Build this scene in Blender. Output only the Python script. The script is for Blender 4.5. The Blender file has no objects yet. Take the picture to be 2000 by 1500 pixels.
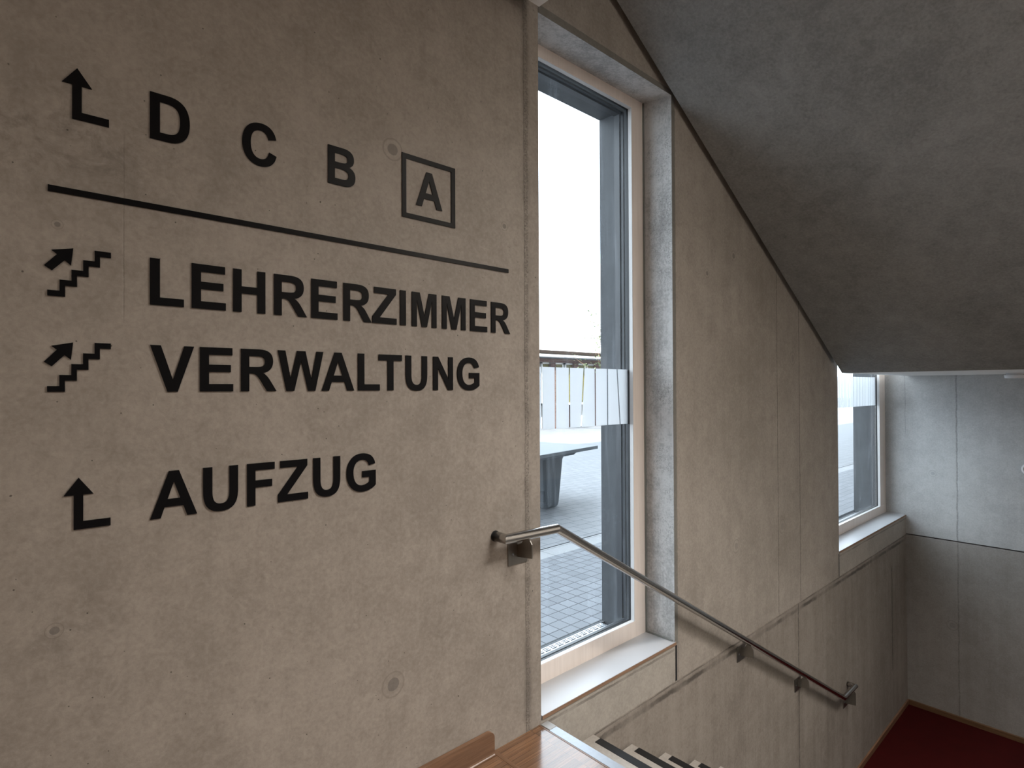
import bpy, bmesh, math, random
from mathutils import Vector, Matrix

# ------------------------------------------------------------------ camera, world, lights, exposure
scene = bpy.context.scene
COL = scene.collection
D = 1.8673            # inner face of the window wall (y)
YO = 2.415            # outer face of the window wall

def make_camera():
    f, yaw, pitch, roll = 1108.65, math.radians(47.8188), math.radians(0.44727), math.radians(-0.2498)
    fwd = Vector((math.cos(yaw) * math.cos(pitch), math.sin(yaw) * math.cos(pitch), math.sin(pitch)))
    r = Vector((math.sin(yaw), -math.cos(yaw), 0))
    u = r.cross(fwd)
    r2 = r * math.cos(roll) + u * math.sin(roll)
    u2 = -r * math.sin(roll) + u * math.cos(roll)
    cam = bpy.data.cameras.new('camera')
    o = bpy.data.objects.new('camera', cam)
    COL.objects.link(o)
    M = Matrix.Identity(4)
    for i in range(3):
        M[i][0], M[i][1], M[i][2] = r2[i], u2[i], -fwd[i]
    M[0][3], M[1][3], M[2][3] = 0, 0, 1.55
    o.matrix_world = M
    cam.sensor_width = 36
    cam.lens = f / 2000 * 36
    cam.clip_start = 0.02
    cam.clip_end = 500
    scene.camera = o
make_camera()

scene.view_settings.view_transform = 'Standard'
scene.view_settings.look = 'None'
scene.view_settings.exposure = 0.0
scene.view_settings.gamma = 1.0
scene.view_settings.use_curve_mapping = False

SKY = 6.2
w = bpy.data.worlds.new('sky')
scene.world = w
w.use_nodes = True
bg = w.node_tree.nodes['Background']
bg.inputs[0].default_value = (0.83, 0.91, 1.0, 1)
bg.inputs[1].default_value = SKY

def lamp(name, kind, loc, rot, energy, color=(1, 1, 1), **kw):
    l = bpy.data.lights.new(name, kind)
    l.energy = energy
    l.color = color
    for k, v in kw.items():
        setattr(l, k, v)
    o = bpy.data.objects.new(name, l)
    COL.objects.link(o)
    o.location = loc
    o.rotation_euler = rot
    return o
R = math.radians
# sun from behind the building: travels towards +y, 50 degrees high
lamp('sun', 'SUN', (0, -10, 20), (R(40), 0, 0), 14.0, (1, 0.96, 0.90), angle=R(0.6))
# unseen lights added to brighten the stairwell: over its open side, in the opposite
# wall (y = -2.6), a strip and a patch there for glints in the letters, one over the landing
WARM = (1, 0.885, 0.77)
lamp('added_overhead_fill', 'AREA', (4.0, -1.35, 5.15), (0, 0, 0), 660.0, (1, 0.935, 0.87), shape='RECTANGLE', size=3.8, size_y=2.0)  # unseen fill from above, added to raise the wall brightness
lamp('added_exit_side_fill', 'AREA', (6.3, -2.52, 1.0), (R(90), 0, 0), 9.0, WARM, shape='RECTANGLE', size=2.0, size_y=2.0)  # weak unseen fill, added low on the opposite side
lamp('added_glint_strip', 'AREA', (4.6, -2.52, 3.28), (R(90), 0, 0), 15.0, WARM, shape='RECTANGLE', size=1.4, size_y=0.28)  # unseen strip added for the glint on the divider bar
lamp('added_glint_patch', 'AREA', (3.65, -2.52, 1.85), (R(90), 0, 0), 2.0, WARM, shape='RECTANGLE', size=0.8, size_y=0.6)  # unseen patch added for the faint reflection in the letters
lamp('added_landing_fill', 'AREA', (-1.2, -0.9, 3.25), (0, 0, 0), 40.0, WARM, shape='RECTANGLE', size=1.2, size_y=0.6)  # unseen warm fill, added to lift the lettered wall
# portals that guide the sky light through the two windows
for nm, x0, x1, z0, z1 in (('window_portal', 1.9, 2.95, 0.05, 3.3), ('window_portal', 5.78, 7.95, 0.05, 3.3)):
    p = lamp(nm, 'AREA', ((x0 + x1) / 2, 2.40, (z0 + z1) / 2), (R(-90), 0, 0), 1.0, shape='RECTANGLE', size=x1 - x0, size_y=z1 - z0)
    p.data.cycles.is_portal = True

# ------------------------------------------------------------------ shader helpers
class NT:
    def __init__(s, name):
        s.m = bpy.data.materials.new(name)
        s.m.use_nodes = True
        s.t = s.m.node_tree
        s.bsdf = s.t.nodes['Principled BSDF']
        s.out = s.t.nodes['Material Output']
        s._c = None
    def n(s, typ, **kw):
        x = s.t.nodes.new(typ)
        for k, v in kw.items():
            setattr(x, k, v)
        return x
    def link(s, a, b):
        s.t.links.new(a, b)
    def setin(s, sock, v):
        if hasattr(v, 'is_output'):
            s.link(v, sock)
        else:
            if isinstance(v, (tuple, list)) and len(v) == 3 and sock.type == 'RGBA':
                v = (*v, 1)
            sock.default_value = v
    def co(s):
        if s._c is None:
            s._c = s.n('ShaderNodeTexCoord').outputs['Object']
        return s._c
    def xyz(s):
        x = s.n('ShaderNodeSeparateXYZ')
        s.link(s.co(), x.inputs[0])
        return x.outputs
    def map(s, scale=(1, 1, 1), loc=(0, 0, 0), rot=(0, 0, 0)):
        x = s.n('ShaderNodeMapping')
        s.link(s.co(), x.inputs[0])
        x.inputs['Scale'].default_value = scale
        x.inputs['Location'].default_value = loc
        x.inputs['Rotation'].default_value = rot
        return x.outputs[0]
    def noise(s, scale, detail=4, rough=0.55, vec=None, dist=0):
        x = s.n('ShaderNodeTexNoise')
        s.link(vec if vec is not None else s.co(), x.inputs['Vector'])
        x.inputs['Scale'].default_value = scale
        x.inputs['Detail'].default_value = detail
        x.inputs['Roughness'].default_value = rough
        x.inputs['Distortion'].default_value = dist
        return x.outputs['Fac']
    def ma(s, op, a, b=0.0, c=0.0, clamp=False):
        x = s.n('ShaderNodeMath', operation=op, use_clamp=clamp)
        s.setin(x.inputs[0], a)
        s.setin(x.inputs[1], b)
        s.setin(x.inputs[2], c)
        return x.outputs[0]
    def ss(s, v, a, b, lo=0.0, hi=1.0):
        x = s.n('ShaderNodeMapRange', interpolation_type='SMOOTHSTEP')
        s.setin(x.inputs['Value'], v)
        x.inputs['From Min'].default_value = a
        x.inputs['From Max'].default_value = b
        x.inputs['To Min'].default_value = lo
        x.inputs['To Max'].default_value = hi
        return x.outputs[0]
    def mix(s, f, a, b, blend='MIX'):
        x = s.n('ShaderNodeMix', data_type='RGBA', blend_type=blend)
        s.setin(x.inputs[0], f)
        s.setin(x.inputs[6], a)
        s.setin(x.inputs[7], b)
        return x.outputs[2]
    def bump(s, h, strength=0.3, dist=0.01):
        x = s.n('ShaderNodeBump')
        x.inputs['Strength'].default_value = strength
        x.inputs['Distance'].default_value = dist
        s.link(h, x.inputs['Height'])
        s.link(x.outputs[0], s.bsdf.inputs['Normal'])
    def base(s, col, rough=0.6, metal=0.0, spec=None):
        s.setin(s.bsdf.inputs['Base Color'], col)
        s.setin(s.bsdf.inputs['Roughness'], rough)
        s.bsdf.inputs['Metallic'].default_value = metal
        if spec is not None:
            s.bsdf.inputs['Specular IOR Level'].default_value = spec
        return s.m

def simple(name, col, rough=0.5, metal=0.0, var=0.06, scale=20, spec=None, bump=0.0):
    t = NT(name)
    f = t.noise(scale, 4)
    c = t.mix(f, tuple(v * (1 - var) for v in col), tuple(min(1, v * (1 + var)) for v in col))
    if bump:
        t.bump(f, bump, 0.004)
    return t.base(c, rough, metal, spec)

def concrete(name, dark, light, along='X', seams=(), hseams=(), holes=(), streak=0.0, blotch=(), roughband=(), pitted=0.0, pores=1.0, rough=0.62, contrast=1.0, brush=0.0):
    """board-less fair-faced concrete; along = horizontal axis of the face"""
    t = NT(name)
    X, Y, Z = t.xyz()
    H = X if along == 'X' else Y
    big = t.noise(1.1, 5, 0.6)
    mid = t.noise(7, 6, 0.65, dist=0.4)
    fine = t.noise(70, 4, 0.6)
    fib = t.noise(28, 6, 0.7, dist=1.5)
    f = t.ma('ADD', t.ma('MULTIPLY', big, 0.46), t.ma('MULTIPLY', mid, 0.34))
    f = t.ma('ADD', f, t.ma('ADD', t.ma('MULTIPLY', fine, 0.30), t.ma('MULTIPLY', fib, 0.34)))
    if streak:
        sv = t.map((5, 5, 0.22) if not brush else (1, 1, 1))
        st = t.noise(1.6, 5, 0.7, vec=sv)
        f = t.ma('ADD', f, t.ma('MULTIPLY', t.ma('SUBTRACT', st, 0.5), streak))
    f = t.ss(f, 0.72 - 0.215 / contrast, 0.72 + 0.215 / contrast)
    c = t.mix(f, dark, light)
    hgt = t.ma('ADD', t.ma('MULTIPLY', mid, 0.4), t.ma('MULTIPLY', fine, 0.3))
    rag = t.noise(9, 5, 0.7)
    rag2 = t.noise(45, 3, 0.7)
    for (hx, hz, rx, rz, amt) in blotch:
        dx = t.ma('DIVIDE', t.ma('SUBTRACT', H, hx), rx)
        dz = t.ma('DIVIDE', t.ma('SUBTRACT', Z, hz), rz)
        d = t.ma('SQRT', t.ma('ADD', t.ma('MULTIPLY', dx, dx), t.ma('MULTIPLY', dz, dz)))
        m = t.ma('MULTIPLY', t.ss(d, 1.0, 0.1), t.ss(t.noise(11, 7, 0.75, dist=0.8), 0.45, 0.65))
        c = t.mix(t.ma('MULTIPLY', m, amt), c, tuple(v * 0.45 for v in dark))
    for (pos, hw, z0, z1, amt) in seams:
        j = t.ma('MULTIPLY', t.ma('SUBTRACT', rag, 0.5), hw * 3.0)
        d = t.ma('ABSOLUTE', t.ma('ADD', t.ma('SUBTRACT', H, pos), j))
        m = t.ss(d, hw, hw * 0.3)
        m = t.ma('MULTIPLY', m, t.ma('MULTIPLY', t.ss(Z, z0 - .02, z0 + .02), t.ss(Z, z1 + .02, z1 - .02)))
        m = t.ma('MULTIPLY', m, t.ss(rag2, 0.25, 0.6, 0.35, 1.0))
        c = t.mix(t.ma('MULTIPLY', m, amt), c, tuple(v * 0.38 for v in dark))
        hgt = t.ma('SUBTRACT', hgt, t.ma('MULTIPLY', m, 1.2))
    for (pos, hw, z0, z1) in roughband:
        j = t.ma('MULTIPLY', t.ma('SUBTRACT', t.noise(6, 6, 0.75), 0.5), hw * 2.2)
        d = t.ma('ABSOLUTE', t.ma('ADD', t.ma('SUBTRACT', H, pos), j))
        zm = t.ma('MULTIPLY', t.ss(Z, z0 - .02, z0 + .02), t.ss(Z, z1 + .02, z1 - .02))
        stain = t.ma('MULTIPLY', t.ss(d, hw * 2.6, hw * 0.8), t.ma('MULTIPLY', zm, t.ss(t.noise(3.2, 5, 0.7), 0.38, 0.66)))
        c = t.mix(t.ma('MULTIPLY', stain, 0.6), c, tuple(v * 0.5 for v in dark))
        core = t.ma('MULTIPLY', t.ss(d, hw, hw * 0.75), zm)
        grit = t.noise(130, 3, 0.8)
        c = t.mix(t.ma('MULTIPLY', core, t.ss(grit, 0.35, 0.6, 0.75, 0.0)), c, tuple(v * 0.45 for v in dark))
        hgt = t.ma('ADD', hgt, t.ma('MULTIPLY', core, t.ma('MULTIPLY', grit, 2.5)))
    for (pos, hw, x0, x1, amt) in hseams:
        j = t.ma('MULTIPLY', t.ma('SUBTRACT', rag, 0.5), hw * 1.6)
        d = t.ma('ABSOLUTE', t.ma('ADD', t.ma('SUBTRACT', Z, pos), j))
        m = t.ss(d, hw, hw * 0.3)
        m = t.ma('MULTIPLY', m, t.ma('MULTIPLY', t.ss(H, x0 - .05, x0 + .05), t.ss(H, x1 + .05, x1 - .05)))
        m = t.ma('MULTIPLY', m, t.ss(t.noise(4, 4), 0.35, 0.6, 0.25, 1.0))
        c = t.mix(t.ma('MULTIPLY', m, amt), c, tuple(v * 0.4 for v in dark))
        hgt = t.ma('SUBTRACT', hgt, t.ma('MULTIPLY', m, 1.0))
    for (hx, hz, r, kind) in holes:
        dx = t.ma('SUBTRACT', H, hx)
        dz = t.ma('SUBTRACT', Z, hz)
        d = t.ma('SQRT', t.ma('ADD', t.ma('MULTIPLY', dx, dx), t.ma('MULTIPLY', dz, dz)))
        d = t.ma('ADD', d, t.ma('MULTIPLY', t.ma('SUBTRACT', rag2, 0.5), r * 0.25))
        disc = t.ss(d, r, r * 0.85)
        ring = t.ma('MULTIPLY', t.ss(d, r * 1.95, r * 1.75), t.ss(d, r * 1.5, r * 1.75))
        c = t.mix(t.ma('MULTIPLY', disc, 0.6 if kind else 0.4), c, tuple(v * (0.55 if kind else 0.8) for v in (dark[0] * .95, dark[1], dark[2] * 1.08)))
        c = t.mix(t.ma('MULTIPLY', ring, 0.5), c, tuple(v * 0.75 for v in dark))
        hgt = t.ma('SUBTRACT', hgt, t.ma('MULTIPLY', disc, 0.25))
    if pitted:
        pm = t.ma('MULTIPLY', t.ss(t.noise(150, 3, 0.75), 0.50, 0.64), t.ss(t.noise(2.6, 5, 0.65), 0.40, 0.62))
        c = t.mix(t.ma('MULTIPLY', pm, pitted), c, tuple(v * 0.40 for v in dark))
        hgt = t.ma('SUBTRACT', hgt, t.ma('MULTIPLY', pm, 0.8))
    if pores:
        for sc, th, seed in ((26, 0.07, 0), (9, 0.035, 3.7)):
            v = t.n('ShaderNodeTexVoronoi', feature='F1')
            t.link(t.map((1, 1, 1), (seed, seed, seed)), v.inputs['Vector'])
            v.inputs['Scale'].default_value = sc
            d = t.ma('ADD', v.outputs['Distance'], t.ma('MULTIPLY', t.ma('SUBTRACT', rag2, 0.5), 0.06))
            cs = t.n('ShaderNodeSeparateColor')
            t.link(v.outputs['Color'], cs.inputs[0])
            keep = t.ma('GREATER_THAN', cs.outputs[0], 0.45)
            m = t.ma('MULTIPLY', t.ss(d, th, th * 0.4), keep)
            c = t.mix(t.ma('MULTIPLY', m, 0.8 * pores), c, tuple(v_ * 0.22 for v_ in dark))
            hgt = t.ma('SUBTRACT', hgt, t.ma('MULTIPLY', m, 1.5))
    t.bump(hgt, 0.32, 0.006)
    return t.base(c, rough, 0, 0.35)

def wood(name, dark, light, axis='X', rough=0.35, scale=1.0, plank=None):
    t = NT(name)
    st = {'X': (1.2, 26, 26), 'Y': (26, 1.2, 26), 'Z': (26, 26, 1.2)}[axis]
    g = t.noise(1.6 * scale, 6, 0.65, vec=t.map(st), dist=0.6)
    g2 = t.noise(7 * scale, 3, 0.6, vec=t.map(st))
    f = t.ma('ADD', t.ma('MULTIPLY', g, 0.7), t.ma('MULTIPLY', g2, 0.3))
    c = t.mix(t.ss(f, 0.32, 0.68), dark, light)
    if plank:
        b = t.n('ShaderNodeTexBrick', offset=0.37, offset_frequency=1)
        t.link(t.co(), b.inputs['Vector'])
        b.inputs['Color1'].default_value = (0.72, 0.72, 0.72, 1)
        b.inputs['Color2'].default_value = (1.18, 1.14, 1.1, 1)
        b.inputs['Mortar'].default_value = (0.35, 0.3, 0.28, 1)
        b.inputs['Scale'].default_value = 1
        b.inputs['Mortar Size'].default_value = 0.0007
        b.inputs['Mortar Smooth'].default_value = 0.3
        b.inputs['Brick Width'].default_value = plank[0]
        b.inputs['Row Height'].default_value = plank[1]
        c = t.mix(1.0, c, b.outputs['Color'], 'MULTIPLY')
    t.bump(f, 0.05, 0.002)
    if plank:
        t.bsdf.inputs['Coat Weight'].default_value = 0.6
        t.bsdf.inputs['Coat Roughness'].default_value = 0.16
    return t.base(c, rough)

def paving(name, w_, h_, c1, c2, mortar, ms, offset=0.0, speck=0.15):
    t = NT(name)
    b = t.n('ShaderNodeTexBrick', offset=offset, offset_frequency=2)
    t.link(t.map((1, 1, 1), (-2.995 + 10 * w_, -2.825 + 10 * h_, 0)), b.inputs['Vector'])
    b.inputs['Color1'].default_value = (*c1, 1)
    b.inputs['Color2'].default_value = (*c2, 1)
    b.inputs['Mortar'].default_value = (*mortar, 1)
    b.inputs['Scale'].default_value = 1
    b.inputs['Mortar Size'].default_value = ms
    b.inputs['Mortar Smooth'].default_value = 0.2
    b.inputs['Brick Width'].default_value = w_
    b.inputs['Row Height'].default_value = h_
    n = t.noise(180, 2, 0.7)
    n2 = t.noise(2.0, 4)
    c = t.mix(t.ss(n, 0.3, 0.7, 0, speck * 2), b.outputs['Color'], (0.03, 0.03, 0.035), 'MIX')
    c = t.mix(t.ss(n2, 0.3, 0.7, 0, 0.25), c, tuple(v * 0.7 for v in c1))
    t.bump(t.ma('SUBTRACT', 1.0, b.outputs['Fac']), 0.4, 0.004)
    return t.base(c, 0.75)

# tones
CD, CL = (0.245, 0.218, 0.190), (0.385, 0.350, 0.312)
M = {}
M['sign_wall'] = concrete('fair_faced_concrete_wall', CD, CL,
    roughband=((1.782, 0.014, -0.2, 3.6),),
    seams=((1.770, 0.0028, -0.2, 3.6, 0.6), (0.255, 0.003, 1.75, 2.25, 0.12),
           (4.447, 0.007, -0.2, 3.6, 0.8), (4.867, 0.008, -0.2, 3.6, 0.85), (3.026, 0.004, -0.2, 3.4, 0.55)),
    hseams=(),
    holes=((1.094, 2.4466, 0.023, 1), (1.0904, 0.4527, 0.026, 1), (0.1131, 1.978, 0.007, 1), (0.1085, 0.935, 0.011, 1), (1.6506, 2.2635, 0.011, 1),
           (3.767, 0.457, 0.026, 0), (4.52, 0.469, 0.03, 0), (4.74, 1.782, 0.03, 0), (3.76, 2.457, 0.02, 1), (3.40, 2.29, 0.016, 1)),
    streak=0.22, blotch=((0.30, 2.19, 0.55, 0.22, 0.3), (0.05, 2.22, 0.35, 0.22, 0.3), (1.45, 0.62, 0.45, 0.25, 0.25), (0.12, 0.93, 0.2, 0.2, 0.3)))
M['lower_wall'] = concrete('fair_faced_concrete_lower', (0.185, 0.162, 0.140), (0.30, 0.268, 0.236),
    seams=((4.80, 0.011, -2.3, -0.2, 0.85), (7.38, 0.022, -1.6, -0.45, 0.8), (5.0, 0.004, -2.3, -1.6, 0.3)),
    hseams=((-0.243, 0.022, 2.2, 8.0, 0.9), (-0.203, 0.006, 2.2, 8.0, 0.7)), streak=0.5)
M['infill'] = concrete('concrete_sill_infill', (0.29, 0.27, 0.24), (0.43, 0.40, 0.36), hseams=((-0.012, 0.010, 0, 9, 0.6),), pores=0.6)
M['back_wall'] = concrete('fair_faced_concrete_back', (0.33, 0.332, 0.33), (0.475, 0.482, 0.48), along='Y',
    seams=((1.373, 0.011, -2.2, 1.7, 0.5), (1.86, 0.006, 1.0, 1.7, 0.3)), holes=((1.43, -1.14, 0.03, 0), (1.60, 0.55, 0.02, 0)), streak=0.2, pores=0.4)
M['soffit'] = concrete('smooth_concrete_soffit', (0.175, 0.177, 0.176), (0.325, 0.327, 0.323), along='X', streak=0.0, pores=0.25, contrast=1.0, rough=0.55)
M['plain_concrete'] = concrete('plain_concrete', (0.27, 0.255, 0.23), (0.38, 0.36, 0.33), pores=0.3)
M['outer_concrete'] = concrete('weathered_outer_concrete', (0.028, 0.030, 0.033), (0.048, 0.052, 0.056), pores=0.4, streak=0.5)
M['jamb'] = concrete('concrete_reveal', (0.33, 0.325, 0.317), (0.55, 0.545, 0.535), along='Y', streak=0.45, pitted=0.75, pores=0.6, contrast=1.7)
M['dark_wall'] = simple('grey_wall_paint', (0.30, 0.285, 0.262), 0.9, spec=0.1)
M['grout'] = concrete('grey_mortar_strip', (0.15, 0.145, 0.13), (0.215, 0.208, 0.19), pores=0.3)
M['grey_seal'] = simple('grey_sealant', (0.20, 0.21, 0.20), 0.7)
M['white_plaster'] = simple('white_ceiling_paint', (0.80, 0.79, 0.77), 0.8, var=0.02)
M['letter'] = simple('black_acrylic', (0.006, 0.006, 0.007), 0.26, var=0.1, spec=0.10)
M['frame'] = wood('cream_painted_wood', (0.74, 0.665, 0.61), (0.82, 0.745, 0.69), axis='Z', rough=0.45, scale=0.6)
M['frame_white'] = simple('white_painted_bead', (0.55, 0.545, 0.54), 0.4, var=0.02)
M['gasket'] = simple('black_gasket', (0.015, 0.016, 0.018), 0.5)
M['alu'] = simple('dark_anodised_aluminium', (0.022, 0.024, 0.028), 0.45)
M['alu_light'] = simple('light_aluminium', (0.42, 0.44, 0.47), 0.4, metal=0.7)
M['sill'] = simple('white_laminate_sill', (0.40, 0.408, 0.425), 0.32, var=0.015, scale=6)
M['sill_edge'] = wood('brown_chipboard_edge', (0.20, 0.12, 0.075), (0.32, 0.20, 0.13), rough=0.6)
M['steel'] = None
M['parquet'] = wood('oiled_oak_parquet', (0.115, 0.058, 0.03), (0.22, 0.122, 0.066), axis='X', rough=0.17, plank=(0.235, 0.0235))
M['parquet_trim'] = wood('oak_trim', (0.12, 0.065, 0.035), (0.19, 0.105, 0.06), axis='Y', rough=0.35)
M['oak_board'] = wood('oak_skirting', (0.125, 0.065, 0.036), (0.215, 0.12, 0.07), axis='X', rough=0.3)
M['oak_board_y'] = wood('oak_skirting_cross', (0.10, 0.052, 0.025), (0.165, 0.092, 0.046), axis='Y', rough=0.4)
M['nosing'] = simple('brushed_aluminium_nosing', (0.30, 0.32, 0.35), 0.42, metal=0.6, var=0.10, scale=60)
M['nosing_cap'] = simple('light_grey_end_cap', (0.33, 0.34, 0.345), 0.5)
M['rubber'] = simple('black_rubber_strip', (0.006, 0.0065, 0.008), 0.33, bump=0.1)
M['tread'] = concrete('precast_step_concrete', (0.27, 0.25, 0.225), (0.37, 0.345, 0.315), pores=0.4)
M['red_floor'] = simple('dark_red_linoleum', (0.040, 0.003, 0.003), 0.8, var=0.25, scale=9, spec=0.10)
M['white_plastic'] = simple('white_plastic', (0.75, 0.76, 0.78), 0.4, var=0.01)
M['grey_plastic'] = simple('grey_plastic', (0.35, 0.34, 0.33), 0.5)
M['paver_small'] = paving('small_square_pavers', 0.105, 0.105, (0.120, 0.128, 0.142), (0.165, 0.175, 0.192), (0.012, 0.014, 0.018), 0.0042)
M['paver_large'] = paving('large_concrete_pavers', 0.21, 0.16, (0.150, 0.156, 0.165), (0.178, 0.185, 0.194), (0.05, 0.054, 0.062), 0.005, offset=0.5, speck=0.05)
M['slab_band'] = paving('pale_paving_slabs', 0.42, 0.25, (0.22, 0.225, 0.23), (0.25, 0.255, 0.26), (0.07, 0.075, 0.08), 0.004, speck=0.05)
M['gravel'] = simple('dark_gravel', (0.06, 0.065, 0.07), 0.9, var=0.8, scale=120, bump=0.6)
M['table_concrete'] = simple('grey_polished_table_concrete', (0.19, 0.203, 0.212), 0.8, var=0.2, scale=90, spec=0.2)
M['table_leg'] = simple('speckled_table_concrete', (0.10, 0.112, 0.122), 0.6, var=0.3, scale=110)
M['roof'] = simple('pale_metal_roof', (0.80, 0.80, 0.78), 0.6)
M['brick'] = None
M['white_paint'] = simple('white_outdoor_paint', (0.78, 0.78, 0.76), 0.6)
M['dark_glass'] = simple('dim_window_pane', (0.13, 0.115, 0.03), 0.3, var=0.9, scale=14)
M['bark'] = simple('brown_bark', (0.20, 0.12, 0.07), 0.9, bump=0.4)
M['leaf'] = simple('green_leaf', (0.13, 0.17, 0.07), 0.6, var=0.4, scale=5)

def brick_mat():
    t = NT('red_brick')
    b = t.n('ShaderNodeTexBrick')
    v = t.n('ShaderNodeMapping')
    t.link(t.co(), v.inputs[0])
    v.inputs['Rotation'].default_value = (R(90), 0, 0)
    t.link(v.outputs[0], b.inputs['Vector'])
    b.inputs['Color1'].default_value = (0.075, 0.026, 0.018, 1)
    b.inputs['Color2'].default_value = (0.105, 0.04, 0.027, 1)
    b.inputs['Mortar'].default_value = (0.13, 0.11, 0.095, 1)
    b.inputs['Scale'].default_value = 1
    b.inputs['Brick Width'].default_value = 0.25
    b.inputs['Row Height'].default_value = 0.075
    b.inputs['Mortar Size'].default_value = 0.008
    return t.base(b.outputs['Color'], 0.85)
M['brick'] = brick_mat()
M['eaves'] = simple('dark_eaves_timber', (0.045, 0.026, 0.016), 0.8)
M['steel_plate'] = simple('matt_stainless_plate', (0.30, 0.285, 0.265), 0.36, metal=1.0, var=0.1, scale=90)

def steel_mat():
    t = NT('brushed_stainless_steel')
    n = t.noise(240, 2, 0.6)
    return t.base(t.mix(n, (0.43, 0.41, 0.39), (0.49, 0.47, 0.45)), 0.15, 1.0)
M['steel'] = steel_mat()

def glass_mat(streaky):
    t = NT('dusty_window_glass')
    for nd in list(t.t.nodes):
        if nd != t.out:
            t.t.nodes.remove(nd)
    t._c = None
    tr = t.n('ShaderNodeBsdfTransparent')
    tr.inputs[0].default_value = (0.94, 0.97, 0.98, 1)
    gl = t.n('ShaderNodeBsdfGlossy')
    gl.inputs['Roughness'].default_value = 0.02
    lw = t.n('ShaderNodeLayerWeight')
    lw.inputs['Blend'].default_value = 0.5
    fr = t.ma('ADD', 0.010, t.ma('MULTIPLY', t.ma('POWER', lw.outputs['Facing'], 5.0), 0.5))
    m1 = t.n('ShaderNodeMixShader')
    t.link(fr, m1.inputs[0])
    t.link(tr.outputs[0], m1.inputs[1])
    t.link(gl.outputs[0], m1.inputs[2])
    # dust: fine dried drops and streaks
    tl = t.n('ShaderNodeBsdfTranslucent')
    tl.inputs[0].default_value = (0.85, 0.92, 1.0, 1)
    drops = t.ss(t.noise(170, 2, 0.8), 0.60, 0.74)
    patch = t.ss(t.noise(3.5, 5, 0.6), 0.42, 0.62)
    strk = t.ss(t.noise(4, 4, 0.6, vec=t.map((7, 7, 0.6))), 0.5, 0.75)
    f = t.ma('ADD', t.ma('MULTIPLY', drops, t.ma('MULTIPLY', patch, 0.22)), t.ma('MULTIPLY', strk, 0.022))
    if streaky:
        f = t.ma('ADD', f, t.ma('MULTIPLY', t.ss(t.noise(6, 3, 0.6, dist=3.0), 0.5, 0.75), 0.012))
    f = t.ma('ADD', f, 0.004)
    m2 = t.n('ShaderNodeMixShader')
    t.link(f, m2.inputs[0])
    t.link(m1.outputs[0], m2.inputs[1])
    t.link(tl.outputs[0], m2.inputs[2])
    t.link(m2.outputs[0], t.out.inputs[0])
    return t.m
M['glass'] = glass_mat(False)
M['glass_smeared'] = glass_mat(True)

def frost_mat():
    t = NT('frosted_white_film')
    for nd in list(t.t.nodes):
        if nd != t.out:
            t.t.nodes.remove(nd)
    tl = t.n('ShaderNodeBsdfTranslucent')
    tl.inputs[0].default_value = (0.64, 0.66, 0.68, 1)
    df = t.n('ShaderNodeBsdfDiffuse')
    df.inputs[0].default_value = (0.80, 0.81, 0.82, 1)
    tr = t.n('ShaderNodeBsdfTransparent')
    m1 = t.n('ShaderNodeMixShader')
    m1.inputs[0].default_value = 0.30
    t.link(tl.outputs[0], m1.inputs[1])
    t.link(df.outputs[0], m1.inputs[2])
    m2 = t.n('ShaderNodeMixShader')
    m2.inputs[0].default_value = 0.16
    t.link(m1.outputs[0], m2.inputs[1])
    t.link(tr.outputs[0], m2.inputs[2])
    t.link(m2.outputs[0], t.out.inputs[0])
    return t.m
M['frost'] = frost_mat()

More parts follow.
